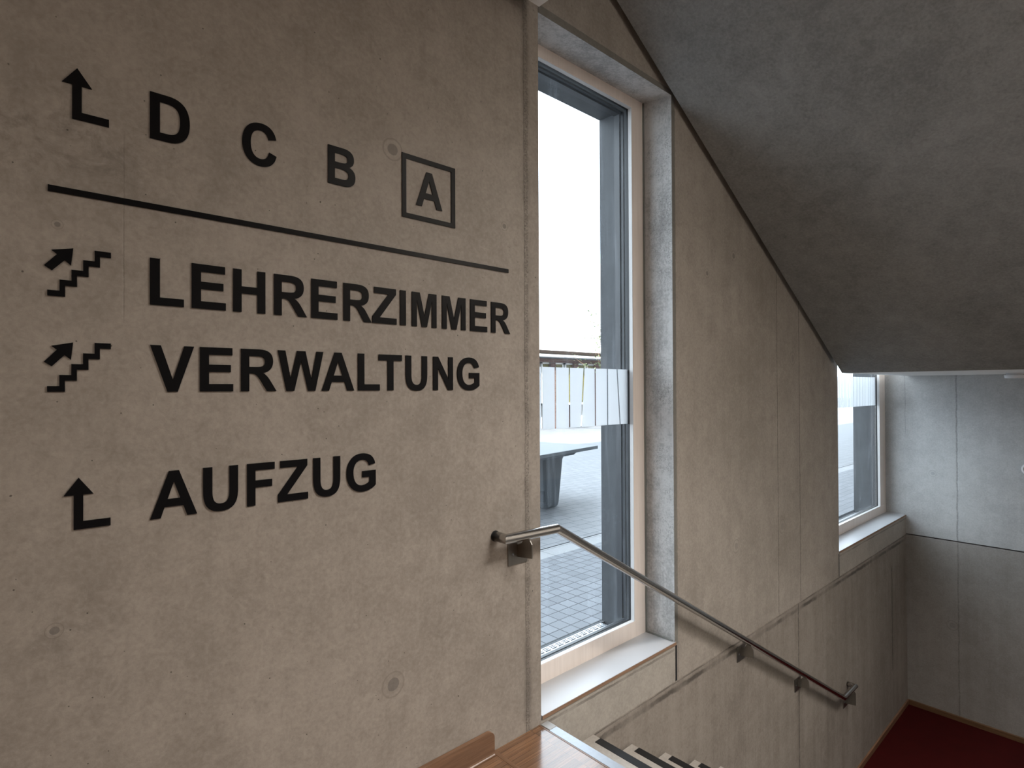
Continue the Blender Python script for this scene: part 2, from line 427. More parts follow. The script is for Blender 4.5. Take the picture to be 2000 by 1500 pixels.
# ------------------------------------------------------------------ mesh helpers
class MB:
    def __init__(s):
        s.v, s.f, s.mi = [], [], []
        s.smooth = []
    def face(s, pts, mi=0, smooth=False):
        i = len(s.v)
        s.v += [tuple(p) for p in pts]
        s.f.append(list(range(i, i + len(pts))))
        s.mi.append(mi)
        s.smooth.append(smooth)
    def box(s, x0, x1, y0, y1, z0, z1, mi=0):
        i = len(s.v)
        s.v += [(x0, y0, z0), (x1, y0, z0), (x1, y1, z0), (x0, y1, z0), (x0, y0, z1), (x1, y0, z1), (x1, y1, z1), (x0, y1, z1)]
        for q in ((0, 3, 2, 1), (4, 5, 6, 7), (0, 1, 5, 4), (1, 2, 6, 5), (2, 3, 7, 6), (3, 0, 4, 7)):
            s.f.append([i + k for k in q])
            s.mi.append(mi)
            s.smooth.append(False)
    def prism(s, poly, axis, a0, a1, mi=0):
        """poly: 2D points; axis 'X','Y','Z' is the extrusion axis (other two in cyclic-free order)"""
        def P(p, a):
            return {'X': (a, p[0], p[1]), 'Y': (p[0], a, p[1]), 'Z': (p[0], p[1], a)}[axis]
        n = len(poly)
        i = len(s.v)
        s.v += [P(p, a0) for p in poly] + [P(p, a1) for p in poly]
        s.f.append([i + k for k in range(n)])
        s.f.append([i + n + k for k in range(n)][::-1])
        s.mi += [mi, mi]
        s.smooth += [False, False]
        for k in range(n):
            k2 = (k + 1) % n
            s.f.append([i + k, i + n + k, i + n + k2, i + k2])
            s.mi.append(mi)
            s.smooth.append(False)
    def cyl(s, c, axis, r, h, n=32, r2=None, mi=0):
        a = Vector(axis).normalized()
        s.tube([Vector(c), Vector(c) + a * h], [r, r if r2 is None else r2], n, mi)
    def tube(s, path, rad, n=24, mi=0, caps=True, mitre=True):
        path = [Vector(p) for p in path]
        rads = rad if isinstance(rad, (list, tuple)) else [rad] * len(path)
        segs = [(path[k + 1] - path[k]).normalized() for k in range(len(path) - 1)]
        for k, d in enumerate(segs):
            u = d.orthogonal().normalized() if abs(d.z) > 0.95 else Vector((0, 0, 1)).cross(d).normalized()
            v = d.cross(u)
            ends = []
            for e, (p, r) in enumerate(((path[k], rads[k]), (path[k + 1], rads[k + 1]))):
                nb = None
                if e == 0 and k > 0:
                    nb = segs[k - 1] + d
                if e == 1 and k < len(segs) - 1:
                    nb = d + segs[k + 1]
                nrm = nb.normalized() if nb is not None else d
                ring = []
                for q in range(n):
                    a = 2 * math.pi * q / n
                    o = u * math.cos(a) * r + v * math.sin(a) * r
                    o = o - d * (o.dot(nrm) / d.dot(nrm))
                    ring.append(p + o)
                ends.append(ring)
            i = len(s.v)
            s.v += [tuple(p) for p in ends[0]] + [tuple(p) for p in ends[1]]
            for q in range(n):
                q2 = (q + 1) % n
                s.f.append([i + q, i + q2, i + n + q2, i + n + q])
                s.mi.append(mi)
                s.smooth.append(True)
            if caps and k == 0:
                s.f.append([i + q for q in range(n)][::-1]); s.mi.append(mi); s.smooth.append(False)
            if caps and k == len(segs) - 1:
                s.f.append([i + n + q for q in range(n)]); s.mi.append(mi); s.smooth.append(False)
    def build(s, name, mats, parent=None, bevel=0.0, recalc=True):
        me = bpy.data.meshes.new(name)
        me.from_pydata(s.v, [], s.f)
        if not isinstance(mats, (list, tuple)):
            mats = [mats]
        for m in mats:
            me.materials.append(m)
        for p, mi, sm in zip(me.polygons, s.mi, s.smooth):
            p.material_index = mi
            p.use_smooth = sm
        if recalc:
            bm = bmesh.new()
            bm.from_mesh(me)
            bmesh.ops.recalc_face_normals(bm, faces=bm.faces)
            bm.to_mesh(me)
            bm.free()
        me.update()
        o = bpy.data.objects.new(name, me)
        COL.objects.link(o)
        if parent is not None:
            o.parent = parent
        if bevel:
            b = o.modifiers.new('bevel', 'BEVEL')
            b.width = bevel
            b.segments = 2
            b.limit_method = 'ANGLE'
            b.angle_limit = R(40)
        return o

def tag(o, label=None, cat=None, group=None, kind=None):
    if label: o['label'] = label
    if cat: o['category'] = cat
    if group: o['group'] = group
    if kind: o['kind'] = kind
    return o
def empty(name, loc=(0, 0, 0)):
    o = bpy.data.objects.new(name, None)
    COL.objects.link(o)
    o.location = loc
    o.empty_display_size = 0.05
    return o
def struct(o, label, cat):
    return tag(o, label, cat, kind='structure')
def box_obj(name, mat, parent, *a, bevel=0.0):
    m = MB()
    m.box(*a)
    return m.build(name, mat, parent, bevel)

# ------------------------------------------------------------------ the shell of the place
W1 = (1.865, 2.990)          # window 1 opening, x
W2 = (5.752, 7.980)          # window 2 opening, x
ZB, ZT = -0.2, 3.305         # bottom of upper pour / top of openings
XL, XB, YR = -4.0, 7.975, -2.6
FLOOR2 = -2.19

def wall_with_openings():
    m = MB()
    zt = 5.2
    x0, x1 = XL - 0.4, XB + 0.6
    def quad(a, b, c, d, mi=0): m.face((a, b, c, d), mi)
    # inner and outer faces
    for y, mi in ((D, 0), (YO, 1)):
        zb = ZB if y == D else -0.6
        spans = [(x0, W1[0], zb, zt), (W1[1], W2[0], zb, zt), (W2[1], x1, zb, zt)]
        for a, b in (W1, W2):
            spans += [(a, b, ZT if y == D else 3.345, zt), (a, b, zb, -0.02 if y == YO else 0.016)]
        for a, b, c, d in spans:
            quad((a, y, c), (b, y, c), (b, y, d), (a, y, d), 2 if (y == D and d < 0.1) else mi)
    # reveals: inside to the frame (mat 3) and outside (mat 1)
    ym = 2.12
    for a, b in (W1, W2):
        for ya, yb, za, zb_, ta, tb, mi in ((D, ym, 0.016, 0.016, ZT, 3.335, 3), (ym, YO, -0.02, -0.02, 3.335, 3.345, 1)):
            for x in (a, b):
                quad((x, ya, za), (x, yb, zb_), (x, yb, tb), (x, ya, ta), mi)
            quad((a, ya, ta), (b, ya, ta), (b, yb, tb), (a, yb, tb), mi)
            quad((a, ya, za), (b, ya, za), (b, yb, zb_), (a, yb, zb_), mi)
    # closing faces
    quad((x0, D, ZB), (x1, D, ZB), (x1, YO, ZB), (x0, YO, ZB))
    quad((x0, D, zt), (x1, D, zt), (x1, YO, zt), (x0, YO, zt))
    for x in (x0, x1):
        quad((x, D, ZB), (x, YO, ZB), (x, YO, zt), (x, D, zt))
    return m.build('wall_left', [M['sign_wall'], M['outer_concrete'], M['infill'], M['jamb']], recalc=False)
struct(wall_with_openings(), 'fair-faced concrete wall carrying the black lettering and both windows', 'wall')

# lower pour, a hair proud of the upper one
m = MB()
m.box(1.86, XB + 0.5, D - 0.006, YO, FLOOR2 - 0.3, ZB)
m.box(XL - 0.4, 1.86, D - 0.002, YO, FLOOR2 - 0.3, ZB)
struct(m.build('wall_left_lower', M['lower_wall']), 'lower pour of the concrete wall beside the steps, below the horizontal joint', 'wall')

# flush mortar strips beside and above the first window and grooves below both sills
for i, (a) in enumerate(((2.9905, 3.020, 0.02, 3.335), )):
    struct(box_obj('trim_1', M['grout'], None, a[0], a[1], D - 0.0015, D - 0.0002, a[2], a[3]), 'narrow grey mortar strip up the right edge of the tall window', 'trim')
m = MB()
m.prism([(1.865, 3.305), (2.99, 3.305), (3.02, 3.335), (1.865, 3.345)], 'Y', D - 0.0015, D - 0.0002)
struct(m.build('trim_2', M['grout']), 'grey mortar strip along the top edge of the tall window', 'trim')
struct(box_obj('trim_3', M['gasket'], None, 2.996, 3.014, D - 0.001, D + 0.01, -0.198, 0.012), 'dark vertical joint below the right end of the tall window sill', 'trim')
struct(box_obj('trim_4', M['gasket'], None, 5.742, 5.758, D - 0.001, D + 0.01, -0.198, 0.012), 'dark vertical joint below the left end of the far window sill', 'trim')

# back wall: upper and lower pour with a real shadow joint between them
m = MB()
m.box(XB, XB + 0.4, YR - 0.4, D, -0.183, 5.2)
m.box(XB + 0.05, XB + 0.4, YR - 0.4, D, -0.197, -0.183)
m.box(XB, XB + 0.4, D, 2.12, -0.02, 3.5)
struct(m.build('wall_back', M['back_wall']), 'pale concrete end wall of the stairwell with a horizontal shadow joint', 'wall')

M['back_lower_shaded'] = concrete('shade_toned_concrete_back_lower', (0.225, 0.21, 0.195), (0.33, 0.312, 0.295), along='Y',  # shade of the lower corner put into this browner, darker tone
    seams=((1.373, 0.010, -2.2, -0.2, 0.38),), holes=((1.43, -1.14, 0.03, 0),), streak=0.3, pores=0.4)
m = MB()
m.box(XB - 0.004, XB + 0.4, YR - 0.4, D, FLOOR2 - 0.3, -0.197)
struct(m.build('wall_back_lower', M['back_lower_shaded']), 'lower pour of the end wall above the red floor, toned browner for shade', 'wall')
# opposite wall, its openings cut for the added lights, wall behind the camera
def wall_grid(xs, zs, holes):
    m = MB()
    for i in range(len(xs) - 1):
        for j in range(len(zs) - 1):
            if (i, j) not in holes:
                m.box(xs[i], xs[i + 1], YR - 0.4, YR, zs[j], zs[j + 1])
    m.box(2.0, 7.5, YR - 0.5, YR - 0.4, -0.1, 3.6)
    return m
m = wall_grid([XL - 0.4, 3.25, 3.70, 4.05, 5.3, 5.4, 7.3, XB + 0.4], [FLOOR2 - 0.3, 0.0, 1.55, 2.0, 2.15, 3.1, 3.5, 5.2], {(1, 2), (2, 2), (2, 5), (3, 5), (4, 5), (5, 1), (5, 2), (4, 1), (4, 2), (1, 3), (2, 3)} - {(2, 5)})
struct(m.build('wall_right', M['dark_wall']), 'painted wall on the far side of the stairwell, behind the camera', 'wall')
struct(box_obj('wall_front', M['plain_concrete'], None, XL - 0.4, XL, YR - 0.4, D, FLOOR2 - 0.3, 5.2), 'concrete wall at the near end of the landing', 'wall')

struct(box_obj('wall_added_blocker', M['plain_concrete'], None, 1.95, 7.2, 0.0, 0.10, FLOOR2, -0.25), 'unseen concrete screen added along the steps to block light', 'wall')  # unseen blocker added to keep stray light off the lower landing
# floors
struct(box_obj('floor', M['parquet'], None, XL, 1.845, YR, D - 0.002, -0.20, 0.0), 'oiled oak parquet floor of the landing', 'floor')
struct(box_obj('floor_lower', M['red_floor'], None, 1.0, XB, YR, D - 0.004, FLOOR2 - 0.1, FLOOR2), 'dark red floor at the foot of the steps', 'floor')
box = MB()
box.box(1.565, 1.583, YR, D - 0.002, 0.0, 0.0012)
struct(box.build('trim_5', M['parquet_trim']), 'dark cross strip in the parquet at the end of the skirting board', 'trim')
struct(box_obj('trim_6', M['parquet_trim'], None, 1.845, 1.853, YR, D - 0.002, -0.15, 0.001), 'thin brown wood lip behind the metal stair edge', 'trim')

# ceilings
m = MB()
m.box(XL, 1.803, YR, 1.798, 3.268, 3.95)
struct(m.build('ceiling', M['white_plaster']), 'white ceiling over the landing, only its corner visible above the tall window', 'ceiling')
m = MB()
m.box(5.756, XB, YR, 1.835, 1.678, 1.95)
struct(m.build('ceiling_lower', M['white_plaster']), 'pale flat ceiling over the lower landing in front of the far window', 'ceiling')
m = MB()
m.box(XL - 0.4, 1.9, YR - 0.4, YO, 5.2, 5.5)
m.box(6.1, XB + 0.6, YR - 0.4, YO, 5.2, 5.5)
m.box(1.9, 6.1, -0.35, YO, 5.2, 5.5)
m.box(1.9, 6.1, YR - 0.4, -2.35, 5.2, 5.5)
struct(m.build('ceiling_upper', M['plain_concrete']), 'concrete slab above the stairwell', 'ceiling')
# storeys of the building above, which shade the yard
m = MB()
m.box(-30, 16.5, -14, YO - 0.001, 5.5, 9.6)
m.box(16.5, 70, -14, YO - 0.001, 0.0, 7.05)
m.box(XB + 0.6, 16.5, YR, YO - 0.001, -0.6, 5.5)
m.box(-30, XL - 0.4, YR, YO - 0.001, -0.6, 5.5)
struct(m.build('wall_outer', M['outer_concrete']), 'outer storeys of the building over the yard', 'wall')

# ------------------------------------------------------------------ skirting boards
def skirting(name, mat, pts, axis, a0, a1, label):
    m = MB()
    m.prism(pts, axis, a0, a1)
    return struct(m.build(name, mat, bevel=0.003), label, 'skirting board')
# landing skirting: tall board with a rounded top corner at its right end
def rounded_board():
    m = MB()
    x0, x1, z1, r = XL, 1.565, 0.100, 0.03
    poly = [(x0, 0.001), (x1, 0.001)] + [(x1 - r + r * math.cos(a), z1 - r + r * math.sin(a)) for a in [R(k * 10) for k in range(0, 10)]] + [(x0, z1)]
    m.prism(poly, 'Y', D - 0.022, D - 0.003)
    # cove at the foot
    m.prism([(D - 0.022, 0.001), (D - 0.022, 0.010), (D - 0.0245, 0.005), (D - 0.028, 0.002), (D - 0.032, 0.001)], 'X', x0, x1 - 0.002)
    return m.build('baseboard_left', M['oak_board'], bevel=0.002)
struct(rounded_board(), 'brown oak skirting board with a rounded end below the lettering', 'skirting board')
skirting('baseboard_lower_left', M['oak_board'], [(D - 0.006, FLOOR2), (D - 0.020, FLOOR2), (D - 0.020, FLOOR2 + 0.055), (D - 0.006, FLOOR2 + 0.06)], 'X', 5.6, XB - 0.004, 'brown skirting along the red floor under the handrail wall')
m = MB()
m.prism([(XB - 0.004, FLOOR2), (XB - 0.020, FLOOR2), (XB - 0.020, FLOOR2 + 0.055), (XB - 0.004, FLOOR2 + 0.06)], 'Y', YR, D - 0.02)
o = m.build('baseboard_back', M['oak_board_y'], bevel=0.003)
struct(o, 'brown skirting along the red floor under the end wall', 'skirting board')

# ------------------------------------------------------------------ windows
def window(name, x0, x1, mull, glassmat, slits, label):
    root = empty(name, ((x0 + x1) / 2, 2.1, 0.03))
    struct(root, label, 'window')
    off = Vector(root.location)
    def sh(m):
        m.v = [tuple(Vector(p) - off) for p in m.v]
        return m
    zb, zt = 0.018, 3.362
    fw = 0.120 if mull else 0.215
    zi, zo = 0.132, 3.266
    a, b = x0 + 0.002, x1 - 0.002
    # painted wood frame: stiles and rails butt-jointed
    for nm, bx in (('frame_stile', (a, x0 + 0.12, zi - 0.0, zt)), ('frame_stile', (x1 - fw, b, zi, zt))):
        m = MB(); m.box(bx[0], bx[1], 2.067, 2.109, bx[2], bx[3])
        sh(m).build(nm, M['frame'], root, bevel=0.0015)
    m = MB(); m.box(a, b, 2.0665, 2.109, zb, zi); sh(m).build('frame_rail', M['frame'], root, bevel=0.0015)
    m = MB(); m.box(x0 + 0.12, x1 - fw, 2.0665, 2.109, zo, zt); sh(m).build('frame_rail', M['frame'], root, bevel=0.0015)
    # white glazing bead, black gasket, dark spacer behind it
    gi0, gi1 = x0 + 0.12, x1 - fw
    def ring(nm, mat, w0, w1, y0, y1):
        m = MB()
        m.box(gi0 - w0 + w0, gi0 + w1, y0, y1, zi, zo)
        m.box(gi1 - w1, gi1, y0, y1, zi, zo)
        m.box(gi0 + w1, gi1 - w1, y0, y1, zi - 0.03 - (0.03 if y0 > 2.14 else 0), zi + (0.002 if y0 < 2.11 else -0.002 if y0 < 2.14 else -0.03))
        m.box(gi0 + w1, gi1 - w1, y0, y1, zo - w1, zo)
        return sh(m).build(nm, mat, root)
    ring('glazing_bead', M['frame_white'], 0, 0.002, 2.068, 2.093)
    ring('gasket', M['gasket'], 0, 0.003, 2.093, 2.107)
    ring('spacer', M['alu'], 0, 0.012, 2.124, 2.142)
    ring('outer_cover', M['alu'], 0, 0.02, 2.146, 2.185)
    m = MB(); m.box(gi0 - 0.01, gi1 + 0.01, 2.112, 2.118, zi - 0.01, zo + 0.01)
    sh(m).build('pane', glassmat, root)
    # frosted safety band on the pane, cut by narrow slits
    m = MB()
    edges = [(gi0, gi0)] + slits + [(gi1, gi1)]
    zt_, zb_ = 1.663, 1.331
    hw = 0.0058
    for k in range(len(edges) - 1):
        (at, ab), (bt, bb) = edges[k], edges[k + 1]
        h0 = hw if k else 0
        h1 = hw if k < len(edges) - 2 else 0
        m.prism([(ab + h0, zb_), (bb - h1, zb_), (bt - h1, zt_), (at + h0, zt_)], 'Y', 2.1095, 2.1115)
    sh(m).build('frosted_film', M['frost'], root)
    # metal sill outside
    m = MB(); m.prism([(2.16, 0.075), (2.325, 0.012), (2.325, 0.008), (2.16, 0.06)], 'X', a, b)
    sh(m).build('outer_sill', M['alu_light'], root)
    return root
s1 = [(2.065, 2.072), (2.1218, 2.1228), (2.2275, 2.2272), (2.3402, 2.340), (2.4645, 2.437), (2.562, 2.5615), (2.675, 2.6745), (2.768, 2.795)]
window('window_1', W1[0], W1[1], True, M['glass'], s1, 'tall window beside the lettering, with a frosted band across its pane')
random.seed(5)
s2 = []
x = 5.95
while x < 7.72:
    j = random.uniform(-0.015, 0.015)
    s2.append((x, x + j))
    x += random.choice((0.085, 0.10, 0.115))
window('window_2', W2[0], W2[1], False, M['glass_smeared'], s2, 'far window at the corner of the stairwell, partly hidden by the stair soffit')

def sill(x0, x1, label):
    m = MB()
    m.box(x0 + 0.004, x1 - 0.002, D - 0.004, 2.066, 0.018, 0.036)
    o = m.build('window_sill', M['sill'])
    tag(o, label, 'window sill')
    e = box_obj('front_edge', M['sill_edge'], o, x0 + 0.004, x1 - 0.002, D - 0.0055, D - 0.0042, 0.018, 0.0345)
    tag(e, 'brown unpainted chipboard edge')
    return o
sill(W1[0], W1[1] + 0.012, 'white board sill with brown front edge under the tall window')
sill(W2[0], W2[1], 'white board sill under the far window by the end wall')
# grey sealant line between frame, reveal and sill
m = MB()
m.box(2.980, 2.9885, 2.058, 2.0665, 0.036, 3.325)
m.box(2.9815, 2.9885, D + 0.012, 2.058, 0.0365, 0.046)
struct(m.build('trim_7', M['grey_seal']), 'grey sealant line in the corner of the tall window reveal', 'trim')

# ------------------------------------------------------------------ lettering
# glyph outlines in thousandths of an em (cap height 716)
def Lp(*p): return [('L', q) for q in p]
GL = {
 'A': [[('M', (718, 0))] + Lp((561, 0), (499, 163), (213, 163), (154, 0), (0, 0), (279, 716), (432, 716)), [('M', (453, 284))] + Lp((354, 549), (258, 284))],
 'E': [[('M', (73, 0))] + Lp((73, 716), (604, 716), (604, 595), (218, 595), (218, 436), (577, 436), (577, 316), (218, 316), (218, 121), (617, 121), (617, 0))],
 'F': [[('M', (74, 0))] + Lp((74, 716), (565, 716), (565, 595), (218, 595), (218, 425), (518, 425), (518, 304), (218, 304), (218, 0))],
 'H': [[('M', (73, 0))] + Lp((73, 716), (218, 716), (218, 434), (501, 434), (501, 716), (646, 716), (646, 0), (501, 0), (501, 313), (218, 313), (218, 0))],
 'I': [[('M', (68, 0))] + Lp((68, 716), (213, 716), (213, 0))],
 'L': [[('M', (77, 0))] + Lp((77, 716), (222, 716), (222, 121), (582, 121), (582, 0))],
 'M': [[('M', (71, 0))] + Lp((71, 716), (287, 716), (417, 228), (546, 716), (763, 716), (763, 0), (629, 0), (629, 564), (487, 0), (348, 0), (205, 564), (205, 0))],
 'N': [[('M', (74, 0))] + Lp((74, 716), (215, 716), (508, 238), (508, 716), (642, 716), (642, 0), (497, 0), (208, 467), (208, 0))],
 'T': [[('M', (234, 0))] + Lp((234, 595), (21, 595), (21, 716), (591, 716), (591, 595), (379, 595), (379, 0))],
 'V': [[('M', (256, 0))] + Lp((0, 716), (157, 716), (338, 186), (513, 716), (667, 716), (411, 0))],
 'W': [[('M', (174, 0))] + Lp((3, 716), (151, 716), (259, 224), (390, 716), (562, 716), (688, 216), (798, 716), (944, 716), (770, 0), (617, 0), (474, 536), (331, 0))],
 'Z': [[('M', (16, 0))] + Lp((16, 131), (391, 595), (58, 595), (58, 716), (579, 716), (579, 603), (188, 121), (594, 121), (594, 0))],
 'U': [[('M', (72, 716)), ('L', (217, 716)), ('L', (217, 322)), ('C', (217, 170), (262, 112), (360, 112)), ('C', (455, 112), (497, 165), (497, 315)), ('L', (497, 716)), ('L', (641, 716)), ('L', (641, 334)), ('C', (641, 100), (565, -12), (363, -12)), ('C', (155, -12), (72, 95), (72, 330))]],
 'D': [[('M', (72, 0)), ('L', (72, 716)), ('L', (336, 716)), ('C', (560, 716), (668, 590), (668, 353)), ('C', (668, 130), (560, 0), (344, 0))],
       [('M', (217, 121)), ('L', (325, 121)), ('C', (468, 121), (518, 190), (518, 358)), ('C', (518, 530), (462, 595), (300, 595)), ('L', (217, 595))]],
 'C': [[('M', (531, 263)), ('L', (671, 219)), ('C', (635, 65), (535, -12), (377, -12)), ('C', (180, -12), (47, 130), (47, 353)), ('C', (47, 590), (182, 728), (388, 728)), ('C', (545, 728), (635, 645), (664, 506)), ('L', (521, 472)), ('C', (505, 555), (455, 604), (380, 604)), ('C', (270, 604), (196, 525), (196, 364)), ('C', (196, 195), (265, 112), (377, 112)), ('C', (455, 112), (510, 165), (531, 263))]],
 'G': [[('M', (403, 263)), ('L', (403, 384)), ('L', (715, 384)), ('L', (715, 98)), ('C', (650, 32), (535, -12), (411, -12)), ('C', (190, -12), (50, 140), (50, 360)), ('C', (50, 590), (190, 728), (398, 728)), ('C', (570, 728), (672, 655), (700, 513)), ('L', (556, 486)), ('C', (535, 562), (480, 604), (398, 604)), ('C', (275, 604), (199, 520), (199, 368)), ('C', (199, 200), (280, 112), (396, 112)), ('C', (455, 112), (522, 135), (570, 171)), ('L', (570, 263))]],
 'B': [[('M', (73, 0)), ('L', (73, 716)), ('L', (400, 716)), ('C', (560, 716), (640, 650), (640, 535)), ('C', (640, 460), (600, 405), (535, 380)), ('C', (620, 357), (671, 295), (671, 207)), ('C', (671, 75), (590, 0), (420, 0))],
       [('M', (218, 121)), ('L', (360, 121)), ('C', (470, 121), (521, 145), (521, 212)), ('C', (521, 285), (462, 313), (330, 313)), ('L', (218, 313))],
       [('M', (218, 431)), ('L', (325, 431)), ('C', (440, 431), (498, 447), (498, 513)), ('C', (498, 580), (445, 597), (330, 597)), ('L', (218, 597))]],
 'R': [[('M', (73, 0)), ('L', (73, 716)), ('L', (377, 716)), ('C', (565, 716), (648, 655), (648, 515)), ('C', (648, 400), (580, 330), (465, 312)), ('C', (525, 278), (560, 240), (605, 168)), ('L', (712, 0)), ('L', (538, 0)), ('L', (430, 165)), ('C', (365, 262), (340, 299), (255, 299)), ('L', (218, 299)), ('L', (218, 0))],
       [('M', (218, 413)), ('L', (325, 413)), ('C', (450, 413), (499, 430), (499, 505)), ('C', (499, 580), (450, 595), (330, 595)), ('L', (218, 595))]],
}
def flat(path):
    pts = []
    for cmd in path:
        if cmd[0] in 'ML':
            pts.append(cmd[1])
        else:
            p0 = pts[-1]
            for k in range(1, 13):
                t = k / 12
                pts.append(tuple((1 - t) ** 3 * p0[i] + 3 * (1 - t) ** 2 * t * cmd[1][i] + 3 * (1 - t) * t * t * cmd[2][i] + t ** 3 * cmd[3][i] for i in (0, 1)))
    if math.dist(pts[0], pts[-1]) < 1e-6:
        pts.pop()
    return pts
def plate(name, polys, parent=None, ox=0.0, oz=0.0, thick=0.004):
    """cut-out shape lying on the wall; polys in world x,z; origin ox,oz"""
    cu = bpy.data.curves.new(name, 'CURVE')
    cu.dimensions = '2D'
    cu.fill_mode = 'BOTH'
    cu.extrude = thick / 2
    for P in polys:
        sp = cu.splines.new('POLY')
        sp.points.add(len(P) - 1)
        for q, p in zip(sp.points, P):
            q.co = (p[0] - ox, p[1] - oz, 0, 1)
        sp.use_cyclic_u = True
    tmp = bpy.data.objects.new('outline', cu)
    COL.objects.link(tmp)
    dg = bpy.context.evaluated_depsgraph_get()
    me = bpy.data.meshes.new_from_object(tmp.evaluated_get(dg))
    bpy.data.objects.remove(tmp)
    bpy.data.curves.remove(cu)
    me.name = name
    # local (x, y, z) -> world (x, -z, y)
    me.transform(Matrix(((1, 0, 0, 0), (0, 0, -1, 0), (0, 1, 0, 0), (0, 0, 0, 1))))
    me.materials.clear()
    me.materials.append(M['letter'])
    for p in me.polygons:
        p.use_smooth = False
        p.material_index = 0
    o = bpy.data.objects.new(name, me)
    COL.objects.link(o)
    if parent is not None:
        o.parent = parent
        o.location = (ox - parent.location.x, 0, oz - parent.location.z)
    else:
        o.location = (ox, D - 0.0002 - thick / 2, oz)
    return o
def glyph(ch, x0, x1, zbase, cap=0.1322):
    P = [flat(c) for c in GL[ch]]
    lo = min(p[0] for p in P[0]); hi = max(p[0] for p in P[0])
    k = (x1 - x0) / (hi - lo); kz = cap / 716
    return [[(x0 + (p[0] - lo) * k, zbase + p[1] * kz) for p in c] for c in P]
def word(text, bounds, zbase, label, cat='wall lettering'):
    root = empty('wall_lettering', (bounds[0][0], D - 0.0002 - 0.002, zbase))
    tag(root, label, cat, 'black directional lettering on the concrete wall')
    for ch, (a, b) in zip(text, bounds):
        plate('letter', glyph(ch, a, b, zbase), root, a, zbase)
    return root
word('LEHRERZIMMER', [(0.3168, 0.4014), (0.4216, 0.5146), (0.5355, 0.6312), (0.6582, 0.7657), (0.7808, 0.8738), (0.8959, 1.0037), (1.0073, 1.1073), (1.1226, 1.1476), (1.1741, 1.2877), (1.3143, 1.4324), (1.4567, 1.5479), (1.5701, 1.6791)], 1.7905, 'black lettering LEHRERZIMMER below the long divider bar')
word('VERWALTUNG', [(0.3174, 0.4280), (0.4433, 0.5354), (0.5578, 0.6656), (0.6699, 0.8222), (0.8167, 0.9355), (0.9500, 1.0362), (1.0326, 1.1295), (1.1459, 1.2429), (1.2709, 1.3668), (1.3880, 1.5040)], 1.5448, 'black lettering VERWALTUNG, second word under the divider bar')
word('AUFZUG', [(0.3176, 0.4362), (0.4522, 0.5492), (0.5758, 0.6596), (0.6703, 0.7686), (0.7868, 0.8823), (0.9062, 1.0190)], 1.1860, 'black lettering AUFZUG, lowest word on the wall')
SG = 'black directional lettering on the concrete wall'
for ch, a, b, lab in (('D', 0.3166, 0.4167, 'single black letter D right of the upper bent arrow'), ('C', 0.5620, 0.6666, 'single black letter C between D and B'), ('B', 0.8404, 0.9414, 'single black letter B left of the framed letter')):
    tag(plate('letter_sign', glyph(ch, a, b, 2.2608), None, a, 2.2608), lab, 'wall lettering', SG)
ra = empty('framed_letter_sign', (1.1323, D - 0.0022, 2.2030))
tag(ra, 'black letter A inside a thin square frame, end of the top row', 'wall lettering', SG)
plate('letter', glyph('A', 1.1947, 1.3165, 2.2603, 0.1375), ra, 1.1947, 2.2603)
plate('square_frame', [[(1.1323, 2.2030), (1.3808, 2.2030), (1.3808, 2.4468), (1.1323, 2.4468)], [(1.1505, 2.2208), (1.3610, 2.2208), (1.3610, 2.4283), (1.1505, 2.4283)]], ra, 1.1323, 2.2030)
tag(plate('divider_bar', [[(0.0936, 2.0600), (1.6715, 2.0600), (1.6715, 2.0763), (0.0936, 2.0763)]], None, 0.0936, 2.06), 'long thin black bar across the wall under the letters D C B A', 'divider bar')
def bent(dz, dx, label):
    P = [(0.1532, 2.3958), (0.1218, 2.3508), (0.1427, 2.3508), (0.1427, 2.2608), (0.2218, 2.2608), (0.2218, 2.2812), (0.1627, 2.2812), (0.1627, 2.3508), (0.1846, 2.3508)]
    P = [(p[0] + dx, p[1] + dz) for p in P]
    return tag(plate('bent_arrow', [P], None, P[3][0], P[3][1]), label, 'arrow', 'bent black arrows on the wall')
bent(0, 0, 'bent black arrow pointing up, left of letter D')
bent(-1.0745, 0.0045, 'bent black arrow pointing up, left of the word AUFZUG')
def pict(dz, label):
    root = empty('stairs_pictogram', (0.0930, D - 0.0022, 1.7930 + dz))
    tag(root, label, 'pictogram', 'upstairs pictograms on the wall')
    A = [(0.1457, 1.9207), (0.1011, 1.9102), (0.1122, 1.9005), (0.0867, 1.8690), (0.1024, 1.8575), (0.1280, 1.8872), (0.1411, 1.8755)]
    plate('arrow', [[(p[0], p[1] + dz) for p in A]], root, A[3][0], A[3][1] + dz)
    sx, sz = 0.02445, 0.0287
    up = [(0.0930, 1.8070)]
    for k in range(4):
        xk = 0.1176 + k * sx
        up += [(xk, 1.8070 + k * sz), (xk, 1.8070 + (k + 1) * sz)]
    up.append((0.2265, 1.8070 + 4 * sz))
    dn = [(0.2265, 1.8070 + 4 * sz - 0.0147)]
    for k in range(3, -1, -1):
        xk = 0.1290 + k * sx
        dn += [(xk, 1.8070 + (k + 1) * sz - 0.0147), (xk, 1.8070 + k * sz - 0.0147)]
    dn.append((0.0930, 1.7923))
    plate('stair_zigzag', [[(p[0], p[1] + dz) for p in up + dn]], root, 0.0930, 1.7923 + dz)
pict(0, 'black stairs and arrow pictogram left of LEHRERZIMMER')
pict(-0.2458, 'black stairs and arrow pictogram left of VERWALTUNG')

